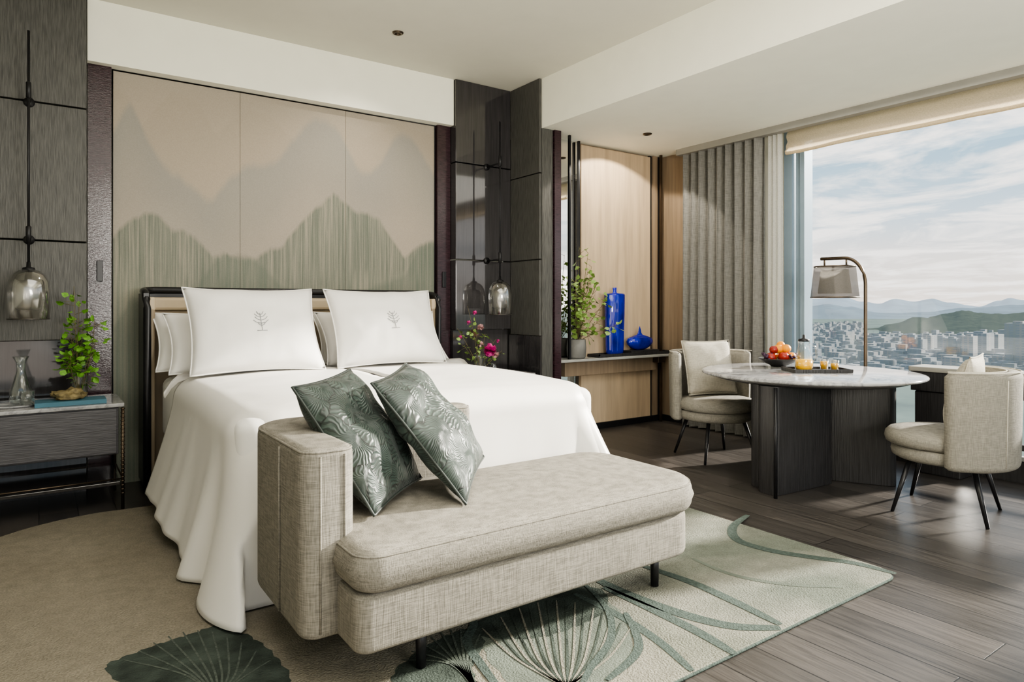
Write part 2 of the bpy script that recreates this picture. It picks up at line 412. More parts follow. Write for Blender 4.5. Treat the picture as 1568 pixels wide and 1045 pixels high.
for (z0,z1) in ((1.0,1.625),(1.635,2.495),(2.505,3.238)):
    box('panel',-3.19,.255,5.17,5.335,z0,z1,DARKPAN,pl,.003)
box('splashback',-3.19,.255,5.22,5.335,0,.995,DARKGLASS,pl)
pr=root('wall_panelling',(3.3,5.2,1.6))
for (z0,z1) in ((1.0,1.625),(1.635,2.495),(2.505,3.238)):
    box('panel',3.035,3.63,5.17,5.335,z0,z1,DARKGLASS,pr,.003)
box('splashback',3.035,3.63,5.22,5.335,0,.995,DARKGLASS,pr)
sd=root('wall_side',(3.68,4.9,1.6))
for (z0,z1) in ((.95,1.625),(1.635,2.395),(2.405,3.238)):
    box('panel',3.63,3.657,4.725,5.17,z0,z1,DARKPAN,sd,.003)
box('niche',3.64,3.657,4.725,5.22,0,.945,DARKGLASS,sd)
pier=root('wall_pier',(3.75,4.8,1.4))
box('core',3.662,3.84,4.74,5.34,0,2.798,DARKPAN,pier)
box('face',3.655,3.775,4.715,4.74,0,2.798,DARKPAN,pier,.002)
box('resin_edge',3.785,3.86,4.70,4.78,0,2.798,WINE,pier)
ww=root('wall_oak',(4.7,5.1,1.4))
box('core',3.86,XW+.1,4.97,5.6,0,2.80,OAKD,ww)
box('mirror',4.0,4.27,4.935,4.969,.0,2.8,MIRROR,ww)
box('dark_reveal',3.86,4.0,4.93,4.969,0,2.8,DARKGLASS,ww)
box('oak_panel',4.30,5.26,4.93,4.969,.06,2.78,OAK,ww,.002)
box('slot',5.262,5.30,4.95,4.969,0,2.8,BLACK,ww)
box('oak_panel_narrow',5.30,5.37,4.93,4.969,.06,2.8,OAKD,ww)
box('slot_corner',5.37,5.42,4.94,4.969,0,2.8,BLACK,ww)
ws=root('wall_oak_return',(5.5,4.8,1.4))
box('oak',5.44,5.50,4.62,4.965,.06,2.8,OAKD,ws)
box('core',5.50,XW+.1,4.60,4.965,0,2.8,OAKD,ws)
box('dark_edge',5.43,5.50,4.59,4.62,0,2.8,BLACK,ws)
boxes('baseboard_oak',[(4.28,5.44,4.915,4.969,0,.06),(5.425,5.5,4.60,4.95,0,.06)],BLACK)
rods=root('trim_bronze_rods',(5.4,4.8,1.7))
for (px,Y,z0) in ((872,4.78,.72),(886,4.90,.72),(1012,4.86,.0),(1030,4.80,.72)):
    X=Y*math.tan(math.atan((px-CX)/FP)+YAW)
    box('rod',X-.010,X+.010,Y-.012,Y+.012,z0,2.8,BLACK if px<900 else BRONZE,rods)
box('wall_window_pier',XW-.02,XW+.12,3.58,5.6,0,2.8,WHITE)
wf=root('window_1',(XW,1,1.4))
boxes('frame',[(XW-.05,XW+.08,3.50,3.58,0,2.8),(XW-.02,XW+.08,3.44,3.48,0,2.8),(XW-.05,XW+.08,3.38,3.42,0,2.8),
  (XW-.04,XW+.08,.1,.2,0,2.8),(XW-.04,XW+.08,-3.0,-2.9,0,2.8),(XW-.04,XW+.08,-3,3.5,0,.06),(XW-.04,XW+.08,-3,3.5,2.72,2.8)],ALU,wf)
box('glass',XW+.02,XW+.03,-3.0,3.5,.06,2.74,WGLASS,wf)
lg=root('window_ledge',(5.5,.5,.1))
box('top',5.50,XW-.06,-3.0,3.36,.15,.18,STONE,lg,.004)
box('plinth',5.51,XW-.06,-3.0,3.36,0,.149,DARKWOOD,lg)
boxes('trim_curtain_track',[(5.28,5.36,-3,4.6,2.74,2.80)],GREYT)
bl=root('roman_blind',(5.45,.3,2.64))
V=[];Fc=[];ny=90;prof=[(5.44,2.78),(5.40,2.74),(5.385,2.70),(5.40,2.665),(5.38,2.63),(5.385,2.60),(5.37,2.575),(5.375,2.555),(5.39,2.55),(5.42,2.56),(5.43,2.60)]
for i in range(ny+1):
    y=-2.9+6.34*i/ny
    for j,(x,z) in enumerate(prof):
        V.append((x+.016*noise.noise(Vector((y*5,j*.6,0))),y,z+.016*noise.noise(Vector((y*2,j*.3,3)))*(j>1)))
n=len(prof)
for i in range(ny):
    for j in range(n-1): Fc.append([i*n+j,i*n+j+1,(i+1)*n+j+1,(i+1)*n+j])
mk('fabric',V,Fc,BLIND,bl,True)
def curtain(name,y0,y1,x,amp,waves,mat,par):
    V=[];Fc=[];nu=waves*14;nz=14
    for j in range(nz+1):
        z=.015+(2.755)*j/nz
        for i in range(nu+1):
            t=i/nu; ph=t*waves*2*math.pi
            a=amp*(1+.25*math.sin(t*17+j*.12))*(1.0-.25*j/nz)
            V.append((x+a*math.sin(ph+.12*math.sin(j*.5)),y0+(y1-y0)*t+.25*amp*math.sin(2*ph),z))
    w=nu+1
    for j in range(nz):
        for i in range(nu): Fc.append([j*w+i,j*w+i+1,(j+1)*w+i+1,(j+1)*w+i])
    return mk(name,V,Fc,mat,par,True)
cr=root('curtain',(5.4,4.1,1.4)); curtain('drape',3.63,4.56,5.34,.05,9,CURT,cr)
cs=root('sheer_curtain',(5.5,3.6,1.4)); curtain('voile',3.46,3.60,5.36,.03,3,SHEER,cs)
for (x,y,z) in ((2.17,4.54,3.24),(4.57,4.32,2.80)):
    d=root('ceiling_downlight',(x,y,z))
    lathe('bezel',[(.0,-.002),(.022,-.002),(.024,-.012),(.038,-.010),(.042,-.001)],(x,y,z),BRONZE,d,24)

# ------------------------------------------------------------ bed
bed=root('bed',(1.65,3.9,0))
box('base',.74,2.56,2.95,5.06,.04,.34,DARKWOOD,bed,.02)
slab('mattress',rrect(.67,2.63,2.88,5.04,.08),.34,.745,.06,LINEN,bed)
box('headboard_cushion',.61,2.69,5.09,5.19,.08,1.20,BEIGE,bed,.02)
box('headboard_top_roll',.605,2.695,5.06,5.19,1.185,1.275,BEIGEL,bed,.02)
box('headboard_wing_l',.585,.625,4.95,5.19,.08,1.20,BEIGE,bed,.012)
box('headboard_wing_r',2.675,2.715,4.95,5.19,.08,1.20,BEIGE,bed,.012)
box('headboard_lip_l',.583,.627,4.945,5.07,1.185,1.275,BEIGEL,bed,.012)
box('headboard_lip_r',2.673,2.717,4.945,5.07,1.185,1.275,BEIGEL,bed,.012)
fr=[(.575,4.93,.0),(.575,4.93,.6),(.575,4.93,1.20),(.572,4.94,1.26),(.572,4.985,1.30),(.572,5.08,1.315),(.585,5.15,1.32),(.65,5.185,1.325),(1.0,5.195,1.325),(2.3,5.195,1.325),(2.65,5.185,1.325),(2.715,5.15,1.32),(2.728,5.08,1.315),(2.728,4.985,1.30),(2.728,4.94,1.26),(2.725,4.93,1.2),(2.725,4.93,.6),(2.725,4.93,0)]
tube('headboard_frame',fr,.024,BLACK,bed,10)
boxes('headboard_frame_sides',[(.555,.585,4.93,5.2,.05,1.30),(2.715,2.745,4.93,5.2,.05,1.30),(.585,2.715,5.19,5.23,.05,1.32)],BLACK,bed)
def duvet():
    xl,xr,yf,yh=.655,2.645,2.86,4.38
    rc=.20; per=[]
    nL=70
    for i in range(nL): per.append((xl,yh+(yf+rc-yh)*i/nL,-1,0))
    for i in range(31):
        a=math.pi+ (math.pi/2)*i/30
        per.append((xl+rc+rc*math.cos(a),yf+rc+rc*math.sin(a),math.cos(a),math.sin(a)))
    for i in range(1,50): per.append((xl+rc+(xr-xl-2*rc)*i/50,yf,0,-1))
    for i in range(31):
        a=1.5*math.pi+(math.pi/2)*i/30
        per.append((xr-rc+rc*math.cos(a),yf+rc+rc*math.sin(a),math.cos(a),math.sin(a)))
    for i in range(1,nL+1): per.append((xr,yf+rc+(yh-yf-rc)*i/nL,1,0))
    top=.785; er=.12; V=[];Fc=[]
    m=len(per); ss=[0]
    for i in range(1,m): ss.append(ss[-1]+math.hypot(per[i][0]-per[i-1][0],per[i][1]-per[i-1][1]))
    NT=18;NA=9;NS=30
    sc0=ss[nL+15]
    for k in range(m):
        x,y,nx,ny_=per[k]; s=ss[k]
        cx=1.65+(x-1.65)*.02; cy=min(max(y,3.4),yh)
        corner=(abs(nx*ny_)*2)
        cl=math.exp(-((s-sc0)/.42)**2)
        cr_=math.exp(-((s-ss[m-1-nL-15])/.42)**2)
        cc=max(cl,cr_)
        for j in range(NT):
            t=j/NT; X=cx+(x-nx*er-cx)*t; Y=cy+(y-ny_*er-cy)*t
            zz=top+.018*(1-t**3)+.013*noise.noise(Vector((X*2.2,Y*2.2,0)))*(1-t*.4)+.006*noise.noise(Vector((X*3,Y*9,2)))
            V.append((X,Y,zz-.02*cc*t**4))
        for j in range(NA):
            a=j/NA*math.pi/2; X=x-nx*er+nx*er*math.sin(a); Y=y-ny_*er+ny_*er*math.sin(a)
            V.append((X,Y,top-er+er*math.cos(a)-.02*cc))
        hem=.10-.085*cc
        if nx<0 and abs(ny_)<.01: hem=min(hem,.16-.14*min(1,max(0,(yh-y)/1.1)))
        hem=max(hem,.022)
        for j in range(NS+1):
            t=j/NS; z=(top-er-.02*cc)+(hem-(top-er-.02*cc))*t
            ox=.12*t**1.3+.05*corner*t**1.1+.01*cc*t
            oy=.12*t**1.3+.31*corner*t**1.1+.03*cc*t
            amp=.030*t**1.1*(.45+1.2*cc)
            f=amp*(math.sin(s*12+.5+.6*math.sin(s*5)+t*.9)+.45*math.sin(s*26+2+t*1.4))
            f+=.014*t*math.sin(s*4.2)
            if ny_<-.9: oy=min(oy,.09+.2*corner); f*=.3
            hd=0
            if abs(ny_)<.01: hd=.14*t*max(0,(y-3.9)/.48)
            X=x+nx*(ox+f); Y=y+ny_*(oy+f)*.9+hd
            if X>.645 and X<1.72: Y=max(Y,2.758)
            elif X>.60 and X<=.645: Y=max(Y,2.758-(.645-X)*6)
            V.append((X,Y,z))
    R=NT+NA+NS+1
    for k in range(m-1):
        for j in range(R-1): Fc.append([k*R+j,k*R+j+1,(k+1)*R+j+1,(k+1)*R+j])
    o=mk('duvet',V,Fc,DUVET,bed,True)
    so=o.modifiers.new('t','SOLIDIFY'); so.thickness=.010; so.offset=1
duvet()
V=[];Fc=[];nu=60
for i in range(nu+1):
    x=.60+2.10*i/nu; e=min(1,min(i,nu-i)/3)
    sag=-.10*(1-e)**2
    for j in range(9):
        a=j/8*math.pi
        V.append((x,4.36+.05*math.sin(a)*1.0+.008*noise.noise(Vector((x*3,0,0))),.80+.022*math.cos(a)+sag))
for i in range(nu):
    for j in range(8): Fc.append([i*9+j,i*9+j+1,(i+1)*9+j+1,(i+1)*9+j])
mk('duvet_fold',V,Fc,DUVET,bed,True)
def emblem(surf,parent):
    J=([],[])
    def pt(u,v): 
        p=surf(u,v,1); return p+(surf(u,v,1)-surf(u,v,-1)).normalized()*.0025
    def ln(pts): tube('',[pt(u,v) for u,v in pts],.002,None,None,5,join=J)
    ln([(.5,.36+.028*i) for i in range(9)])
    for i,(v,w) in enumerate(((.42,.035),(.45,.06),(.49,.055),(.53,.045),(.56,.03))):
        for sg in (1,-1):
            w2=w*.8 if (sg<0 and i%2==0) else w
            ln([(.5,v),(.5+sg*w2*.6,v+.015),(.5+sg*w2,v+.045)])
    ln([(.46,.36),(.54,.36)])
    mk('emblem',J[0],J[1],SILV,parent,True)
def bedpillow(x0,x1,yb,yt,zb,zt,T,em=False,sd=0):
    p=root('bed_pillow',((x0+x1)/2,(yb+yt)/2,zb))
    s=pillow('pillow_body',(x0,yb,zb),(x1,yb,zb),(x1,yt,zt),(x0,yt,zt),T,LINEN,p,seedv=sd,pinch=.075,pip=LINEN,wr=.012)
    if em: emblem(s,p)
bedpillow(.60,1.58,4.74,4.98,.80,1.17,.18,sd=1); bedpillow(1.66,2.63,4.74,4.98,.80,1.17,.18,sd=2)
bedpillow(.64,1.60,4.50,4.77,.80,1.17,.18,sd=3); bedpillow(1.62,2.58,4.50,4.77,.80,1.17,.18,sd=4)
bedpillow(.71,1.51,4.22,4.50,.81,1.33,.27,True,5); bedpillow(1.59,2.40,4.22,4.50,.81,1.33,.27,True,6)

# ------------------------------------------------------------ bench
bn=root('bench',(1.5,2.3,0))
slab('base',rrect(.775,2.31,1.89,2.60,[.05,.13,.13,.05]),.165,.345,.02,BENCH,bn)
seatO=rrect(.765,2.35,1.86,2.595,[.09,.18,.18,.09],9)
slab('seat_cushion',seatO,.345,.485,.05,BENCH,bn,crown=.025,bulge=.008)
arm=rpoly([(.665,2.06,.06),(.845,2.06,.06),(.845,2.60,.06),(1.62,2.60,.05),(1.62,2.735,.06),(.665,2.735,.17)],8)
slab('arm_back',arm,.165,.77,.03,BENCH,bn)
nn=offs(seatO)
tube('seat_seam',[(seatO[i].x+nn[i].x*.010,seatO[i].y+nn[i].y*.010,.464) for i in range(len(seatO))],.0035,BENCH,bn,6,True)
nn2=offs(arm)
tube('arm_seam',[(arm[i].x+nn2[i].x*.006,arm[i].y+nn2[i].y*.006,.757) for i in range(len(arm))],.0045,BENCH,bn,6,True)
for k,(x,y) in enumerate(((.662,2.3),(.72,2.06),(.80,2.06))):
    tube('seam_v%d'%k,[(x,y,.19),(x,y,.745)],.004,BENCH,bn,6)
for k,(x,y) in enumerate(((1.04,2.0),(2.16,2.0),(1.04,2.5),(2.16,2.5))):
    tube('leg_%d'%(k+1),[(x,y,0.018),(x,y,.17)],[.017,.02],BLACK,bn,14)
for k,(a,b_,c_,d_) in enumerate((((.93,2.13,.505),(1.24,2.38,.535),(1.055,2.665,.955),(.745,2.43,.925)),((1.245,2.05,.51),(1.56,2.42,.57),(1.33,2.70,.965),(1.01,2.34,.93)))):
    t=root('throw_pillow',a)
    pillow('cushion',a,b_,c_,d_,.18,GPIL,t,seedv=k*1.7,pinch=.05,pip=GPIL,wr=.016)

# ------------------------------------------------------------ nightstands
def nightstand(x0,x1,yf,yb):
    r=root('nightstand',((x0+x1)/2,(yf+yb)/2,0))
    slab('marble_top',rrect(x0-.01,x1+.01,yf-.01,yb,.02,4),.615,.637,.004,MARBLE,r)
    box('drawer_body',x0+.02,x1-.02,yf+.015,yb,.33,.613,DRAWER,r,.006)
    box('drawer_front',x0+.03,x1-.03,yf,yf+.016,.34,.605,DRAWER,r,.004)
    box('lower_shelf',x0+.01,x1-.01,yf+.02,yb-.01,.145,.165,DARKGLASS,r,.003)
    for (x,y) in ((x0,yf),(x1,yf),(x0,yb-.02),(x1,yb-.02)):
        tube('leg',[(x,y,0),(x,y,.61)],.009,BRONZE,r,8)
    tube('rail',[(x0,yf,.185),(x1,yf,.185)],.005,BRONZE,r,6)
    tube('rail_side',[(x1,yf,.185),(x1,yb-.02,.185)],.005,BRONZE,r,6)
    J=([],[])
    for i in range(22):
        z=.10+i*.024
        tube('',[(x1,yf,z-.005),(x1,yf,z),(x1,yf,z+.005)],[.008,.0135,.008],None,None,8,join=J)
    mk('leg_beading',J[0],J[1],BRONZE,r,True)
nightstand(-.50,.41,4.62,5.15); nightstand(2.90,3.50,4.62,5.15)

def pendant(x,y,yw):
    r=root('pendant_lamp',(x,y,1.3))
    tube('rod',[(x,y,1.44),(x,y,2.86)],.007,BLACK,r,8)
    for z in (2.49,1.63):
        tube('bracket',[(x,y,z),(x,yw,z)],.008,BLACK,r,8)
        lathe('bracket_knob',[(.0,-.035),(.014,-.03),(.014,.06),(.009,.065),(0,.068)],(x,y,z),BLACK,r,14)
        tube('wall_plate',[(x,yw-.012,z),(x,yw,z)],.03,BLACK,r,18)
    lathe('cap',[(0,.17),(.010,.17),(.012,.14),(.03,.135),(.035,.12),(.033,.115),(0,.115)],(x,y,1.31),BLACK,r,24)
    lathe('dome',[(.03,.125),(.06,.115),(.085,.09),(.102,.05),(.106,.0),(.106,-.17),(.104,-.172),(.102,-.168)],(x,y,1.31),SMOKE,r,40)
    lathe('inner_glass',[(.03,.06),(.055,.05),(.066,.03),(.066,-.10),(.05,-.115),(0,-.12)],(x,y,1.31),OPAL,r,32)
    lathe('lamp_holder',[(0,.12),(.018,.12),(.02,.06),(.045,.058),(.047,.045),(0,.045)],(x,y,1.31),SEEDG,r,24)
    tube('dome_rim',[(x+.105*math.cos(a),y+.105*math.sin(a),1.139) for a in [i/32*2*math.pi for i in range(32)]],.003,SEEDG,r,6,True)
pendant(-.05,4.93,5.17); pendant(3.36,4.95,5.17)

# ------------------------------------------------------------ plants
def foliage(parent,base,tips,nl,ls,leafm,droop=.0,spread=1.0,stemr=.003,wid=.42):
    JS=([],[]); V=[];Fc=[]
    base=Vector(base)
    for tp in tips:
        tp=Vector(tp); mid=base.lerp(tp,.5)+Vector((random.uniform(-.03,.03),random.uniform(-.03,.03),random.uniform(0,.04)))
        pts=[base*(1-t)**2+mid*2*t*(1-t)+tp*t*t for t in [i/9 for i in range(10)]]
        tube('',pts,[stemr*(1-.6*i/9) for i in range(10)],None,None,6,join=JS)
        for i in range(nl):
            t=.25+.75*random.random()**.8; k=min(8,int(t*9)); p=pts[k].lerp(pts[k+1],t*9-k) if k<9 else pts[9]
            d=Vector((random.uniform(-1,1),random.uniform(-1,1),random.uniform(-.5-droop,.8))).normalized()
            q=p+d*random.uniform(.2,1)*ls*1.2*spread
            tube('',[p,q],stemr*.4,None,None,4,join=JS)
            L=ls*random.uniform(.6,1.1); sd=d.cross(Vector((random.uniform(-1,1),random.uniform(-1,1),1))).normalized()*L*wid
            nz=d.cross(sd).normalized()*L*.12
            n=len(V)
            V.extend([q,q+d*L*.35+sd+nz,q+d*L*.7+sd*.8+nz,q+d*L,q+d*L*.7-sd*.8+nz,q+d*L*.35-sd+nz,q+d*L*.5])
            Fc.extend([[n,n+1,n+6],[n+1,n+2,n+6],[n+2,n+3,n+6],[n+3,n+4,n+6],[n+4,n+5,n+6],[n+5,n,n+6]])
    mk('stems',JS[0],JS[1],STEM,parent,True); mk('leaves',V,Fc,leafm,parent,True)
zt=.637
x,y=.205,4.91
v=root('vase_of_greenery',(x,y,zt))
lathe('glass_vase',[(0,.003),(.035,.003),(.04,.02),(.042,.12),(.034,.17),(.038,.20)],(x,y,zt),GLASS,v,28)
foliage(v,(x,y,zt+.02),[(x-.03,y-.02,zt+.70),(x,y,zt+.60),(x+.08,y-.02,zt+.50),(x+.09,y-.05,zt+.38),(x-.05,y,zt+.46),(x+.02,y+.04,zt+.45),(x-.04,y-.05,zt+.36),(x+.07,y-.08,zt+.30),(x-.05,y-.1,zt+.28)],19,.05,LEAF,.1)
rx,ry=.15,4.755
rk=root('bonsai_rock',(rx,ry,zt+.03))
bm=bmesh.new(); bmesh.ops.create_icosphere(bm,subdivisions=4,radius=1)
for q in bm.verts:
    f=1+.55*noise.noise(q.co*1.5+Vector((3,1,0)))+.3*noise.noise(q.co*4)
    q.co=Vector((rx+q.co.x*.085*f,ry+q.co.y*.045*f,zt+.028+.018+max(-.016,q.co.z*.038*f+.012*noise.noise(q.co*3))))
me=bpy.data.meshes.new('rock'); bm.to_mesh(me); bm.free(); finish(bpy.data.objects.new('rock',me),ROCK,rk,True)
bk=root('book',(.16,4.75,zt)); 
bx0,bx1=-.02,.33
box('cover_bottom',bx0,bx1,4.66,4.84,zt+.001,zt+.004,BOOKM,bk); box('pages',bx0+.004,bx1-.004,4.665,4.838,zt+.004,zt+.022,PAPER,bk)
box('cover_top',bx0,bx1,4.66,4.84,zt+.022,zt+.026,BOOKM,bk); box('spine',bx0,bx1,4.657,4.66,zt+.001,zt+.026,BOOKM,bk)
x,y=at(32,3.92)
cf=root('water_carafe',(x,y,zt))
lathe('glass',[(0,.012),(.05,.012),(.058,.03),(.055,.09),(.035,.15),(.022,.20),(.024,.25),(.042,.285),(.040,.285),(.022,.248),(.020,.2),(.033,.15),(.052,.09),(.055,.03),(.047,.016),(0,.016)],(x,y,zt),GLASS,cf,32)
lathe('tumbler',[(0,.012),(.034,.012),(.038,.09),(.036,.09),(.032,.018),(0,.018)],(x+.03,y-.10,zt),GLASS,cf,28)
lathe('tray',[(0,.001),(.11,.001),(.115,.012),(.110,.012),(.106,.006),(0,.006)],(x-.03,y-.03,zt),MARBLE,cf,40)
x,y=at(735,5.55)
v=root('flower_vase',(x,y,zt))
lathe('glass_vase',[(0,.003),(.045,.003),(.05,.02),(.05,.13),(.047,.17),(.05,.18)],(x,y,zt),GLASS,v,28)
lathe('vase_small',[(0,.003),(.03,.003),(.032,.06),(.02,.09),(.022,.10)],(x+.12,y-.02,zt),GLASS,v,24)
foliage(v,(x,y,zt+.03),[(x-.12,y,zt+.58),(x-.05,y,zt+.48),(x-.22,y,zt+.40),(x+.05,y,zt+.35),(x+.16,y,zt+.30),(x-.15,y,zt+.25),(x+.22,y,zt+.2)],9,.042,LEAF2,.2)
def bloom(c,r,mat,n=40):
    V=[];Fc=[];c=Vector(c)
    for i in range(n):
        d=Vector((random.gauss(0,1),random.gauss(0,1),random.gauss(.3,.8))).normalized(); s=d.cross(Vector((.3,.2,1))).normalized()*r*.4
        k=len(V); V.extend([c,c+d*r*.6+s,c+d*r+Vector((0,0,.1*r)),c+d*r*.6-s]); Fc.append([k,k+1,k+2,k+3])
    mk('bloom',V,Fc,mat,v,True)
bloom((x+.06,y-.06,zt+.21),.060,PINK,80); bloom((x+.12,y-.05,zt+.17),.035,PALEPINK,50); bloom((x-.02,y-.04,zt+.40),.032,PALEPINK); bloom((x-.11,y,zt+.44),.022,PINK,20); bloom((x-.19,y,zt+.32),.022,PINK,20); bloom((x+.01,y,zt+.26),.028,PALEPINK,20);bloom((x-.05,y,zt+.52),.022,PINK,20);bloom((x+.18,y,zt+.28),.018,PINK,20)

# ------------------------------------------------------------ console
cn=root('console_shelf',(4.6,4.85,.7))
slab('top',rpoly([(3.87,4.93,0),(3.87,4.72,.02),(5.36,4.72,.06),(5.36,4.93,0)],4),.695,.72,.005,STONE,cn)
box('apron',4.02,5.25,4.84,4.93,.55,.693,OAKD,cn,.004)
box('bracket',5.20,5.30,4.76,4.93,.63,.694,BRONZE,cn,.004)
x0,_=wallp(912,0,4.80); x1,_=wallp(1026,0,4.80)
tr=root('display_tray',(4.9,4.82,.72))
box('base',x0,x1,4.745,4.915,.7215,.735,DARKWOOD,tr,.003)
boxes('rim',[(x0,x1,4.745,4.753,.735,.75),(x0,x1,4.907,4.915,.735,.75),(x0,x0+.008,4.745,4.915,.735,.75),(x1-.008,x1,4.745,4.915,.735,.75),(x0+.45,x0+.85,4.77,4.90,.735,.768)],DARKWOOD,tr)
xx,_=wallp(941,0,4.83)
bv=root('tall_blue_vase',(xx,4.83,.735))
lathe('body',[(0,0),(.085,0),(.10,.02),(.104,.05),(.116,.40),(.12,.585),(.112,.60),(.03,.606),(.02,.62),(.024,.66),(.016,.66),(.014,.62)],(xx,4.828,.736),BLUE,bv,40,1.0,.66)
xx,_=wallp(980,0,4.83)
bv=root('round_blue_vase',(xx,4.83,.77))
lathe('body',[(0,0),(.06,0),(.12,.025),(.157,.06),(.165,.085),(.15,.115),(.10,.135),(.04,.15),(.022,.17),(.016,.20),(.004,.235),(0,.238)],(xx,4.835,.77),BLUE,bv,44,1.08,.44)
xx,_=wallp(884,0,4.80)
pp=root('potted_plant',(xx,4.80,.72))
lathe('pot',[(0,0),(.075,0),(.088,.02),(.092,.10),(.086,.18),(.080,.182),(.078,.16),(0,.16)],(xx,4.812,.7205),POT,pp,36)
bx=Vector((xx,4.81,.87))
foliage(pp,bx,[bx+Vector(t) for t in ((-.02,-.06,.90),(.10,-.05,.85),(.16,-.03,.72),(-.06,-.05,.62),(.05,-.1,.68),(.20,-.06,.55),(.32,-.08,.42),(-.08,-.08,.38),(.12,-.12,.45),(.02,-.05,.5),(.36,-.16,.16),(.22,-.12,.22),(-.06,-.14,.2))],17,.055,LEAF2,.1,stemr=.004,wid=.5)

# ------------------------------------------------------------ dining table
TC=(4.47,2.68)
dt=root('dining_table',(TC[0],TC[1],0))
lathe('marble_top',[(0,.752),(.715,.752),(.728,.748),(.733,.740),(.73,.732),(.70,.724),(0,.724)],(TC[0],TC[1],0),MARBLE,dt,96)
lathe('apron',[(0,.7235),(.69,.7235),(.62,.70),(0,.70)],(TC[0],TC[1],0),TOPDARK,dt,64)
def wing(nm,p,q,th,nub=.03):
    p=Vector(p);q=Vector(q);d=(q-p).normalized();n=Vector((-d.y,d.x))*th/2
    pts=[p-n,q-n,q+n,p+n]
    slab(nm,rpoly([(v.x,v.y,nub) for v in pts],5),0.0,.70,.004,DARKWOOD,dt)
wing('wing_left',(3.84,2.60),(4.46,2.56),.16,.05)
wing('wing_left_inner',(3.93,2.74),(4.46,2.66),.10,.03)
wing('wing_near',(4.76,2.22),(4.52,2.66),.14,.05)
wing('wing_far',(4.95,3.12),(4.5,2.66),.16,.05)
tube('wing_edge',[(3.80,2.50,.0),(3.80,2.50,.70)],.012,BLACK,dt,8)
zt=.752
tx,ty=at(1250,4.74)
sr=root('serving_tray',(tx,ty,zt)); 
ax=Vector((C,-S,0)); ay=Vector((S,C,0))
def obox(nm,c,w,d,z0,z1,mat,par):
    c=Vector((c[0],c[1],0)); V=[]
    for z in (z0,z1):
        for a,b in ((-1,-1),(1,-1),(1,1),(-1,1)):
            q=c+ax*a*w/2+ay*b*d/2; V.append((q.x,q.y,z))
    mk(nm,V,[[0,3,2,1],[4,5,6,7],[0,1,5,4],[1,2,6,5],[2,3,7,6],[3,0,4,7]],mat,par)
obox('base',(tx,ty),.40,.24,zt+.001,zt+.01,DARKWOOD,sr)
for s in (1,-1):
    c=Vector((tx,ty,0))+ay*s*.117; obox('rim',c,.40,.008,zt+.01,zt+.025,DARKWOOD,sr)
    c=Vector((tx,ty,0))+ax*s*.197; obox('rim',c,.008,.24,zt+.01,zt+.025,DARKWOOD,sr)
x,y=at(1231,4.76)
jg=root('juice_carafe',(x,y,zt))
lathe('glass',[(0,.012),(.055,.012),(.062,.03),(.060,.08),(.045,.14),(.036,.18),(.04,.215)],(x,y,zt),GLASS,jg,30)
lathe('juice',[(0,.014),(.052,.014),(.058,.03),(.056,.085),(0,.085)],(x,y,zt),JUICE,jg,30)
tube('handle',[(x+.04*C,y-.04*S,zt+.20),(x+.085*C,y-.085*S,zt+.17),(x+.09*C,y-.09*S,zt+.1),(x+.058*C,y-.058*S,zt+.06)],.006,GLASS,jg,8)
lathe('stopper',[(0,.262),(.008,.26),(.01,.235),(.036,.228),(.04,.212),(0,.212)],(x,y,zt),BLACK,jg,18)
for (px,dd,h) in ((1262,4.78,.07),(1278,4.72,.06)):
    x,y=at(px,dd); g=root('drinking_glass',(x,y,zt))
    lathe('glass',[(0,.012),(.026,.012),(.03,.085),(.028,.085),(.024,.018),(0,.018)],(x,y,zt),GLASS,g,24)
    lathe('juice',[(0,.016),(.023,.016),(.0265,h),(0,h)],(x,y,zt),JUICE,g,24)
x,y=at(1192,5.12)
fb=root('fruit_bowl',(x,y,zt))
lathe('bowl',[(0,.002),(.055,.002),(.06,.012),(.10,.03),(.145,.06),(.15,.066),(.143,.066),(.10,.036),(.05,.02),(0,.018)],(x,y,zt),DARKWOOD,fb,40)
def ball(c,r,mat,nm='fruit'):
    bm=bmesh.new(); bmesh.ops.create_uvsphere(bm,u_segments=20,v_segments=14,radius=r)
    for q in bm.verts:
        dz=q.co.z/r; q.co.z*= .93; q.co.z-= .12*r*math.exp(-((q.co.x**2+q.co.y**2)/(r*r*.05)))*(1 if dz>0 else -1); q.co+=Vector(c)
    me=bpy.data.meshes.new(nm); bm.to_mesh(me); bm.free(); finish(bpy.data.objects.new(nm,me),mat,fb,True)
for (a,b,z,r,mt) in ((-.07,-.03,.075,.038,REDF),(-.03,.04,.075,.038,ORANGE),(.045,.03,.075,.04,ORANGE),(.02,-.05,.08,.04,REDF),(.085,-.03,.08,.036,ORANGE),(0,0,.135,.038,ORANGE),(.05,-.02,.14,.036,ORANGE),(-.04,-.01,.13,.033,REDF),(.03,.03,.165,.03,ORANGE)):
    q=Vector((x,y,zt))+ax*a+ay*b; ball((q.x,q.y,zt+z),r,mt)
for i in range(26):
    q=Vector((x,y,zt))+ax*random.uniform(.05,.14)+ay*random.uniform(-.08,.0); ball((q.x,q.y,zt+random.uniform(.06,.10)),.012,PURPLE,'grape')
for i in range(20):
    q=Vector((x,y,zt))+ax*random.uniform(-.13,-.06)+ay*random.uniform(-.07,.0); ball((q.x,q.y,zt+random.uniform(.06,.10)),.012,PURPLE,'grape')

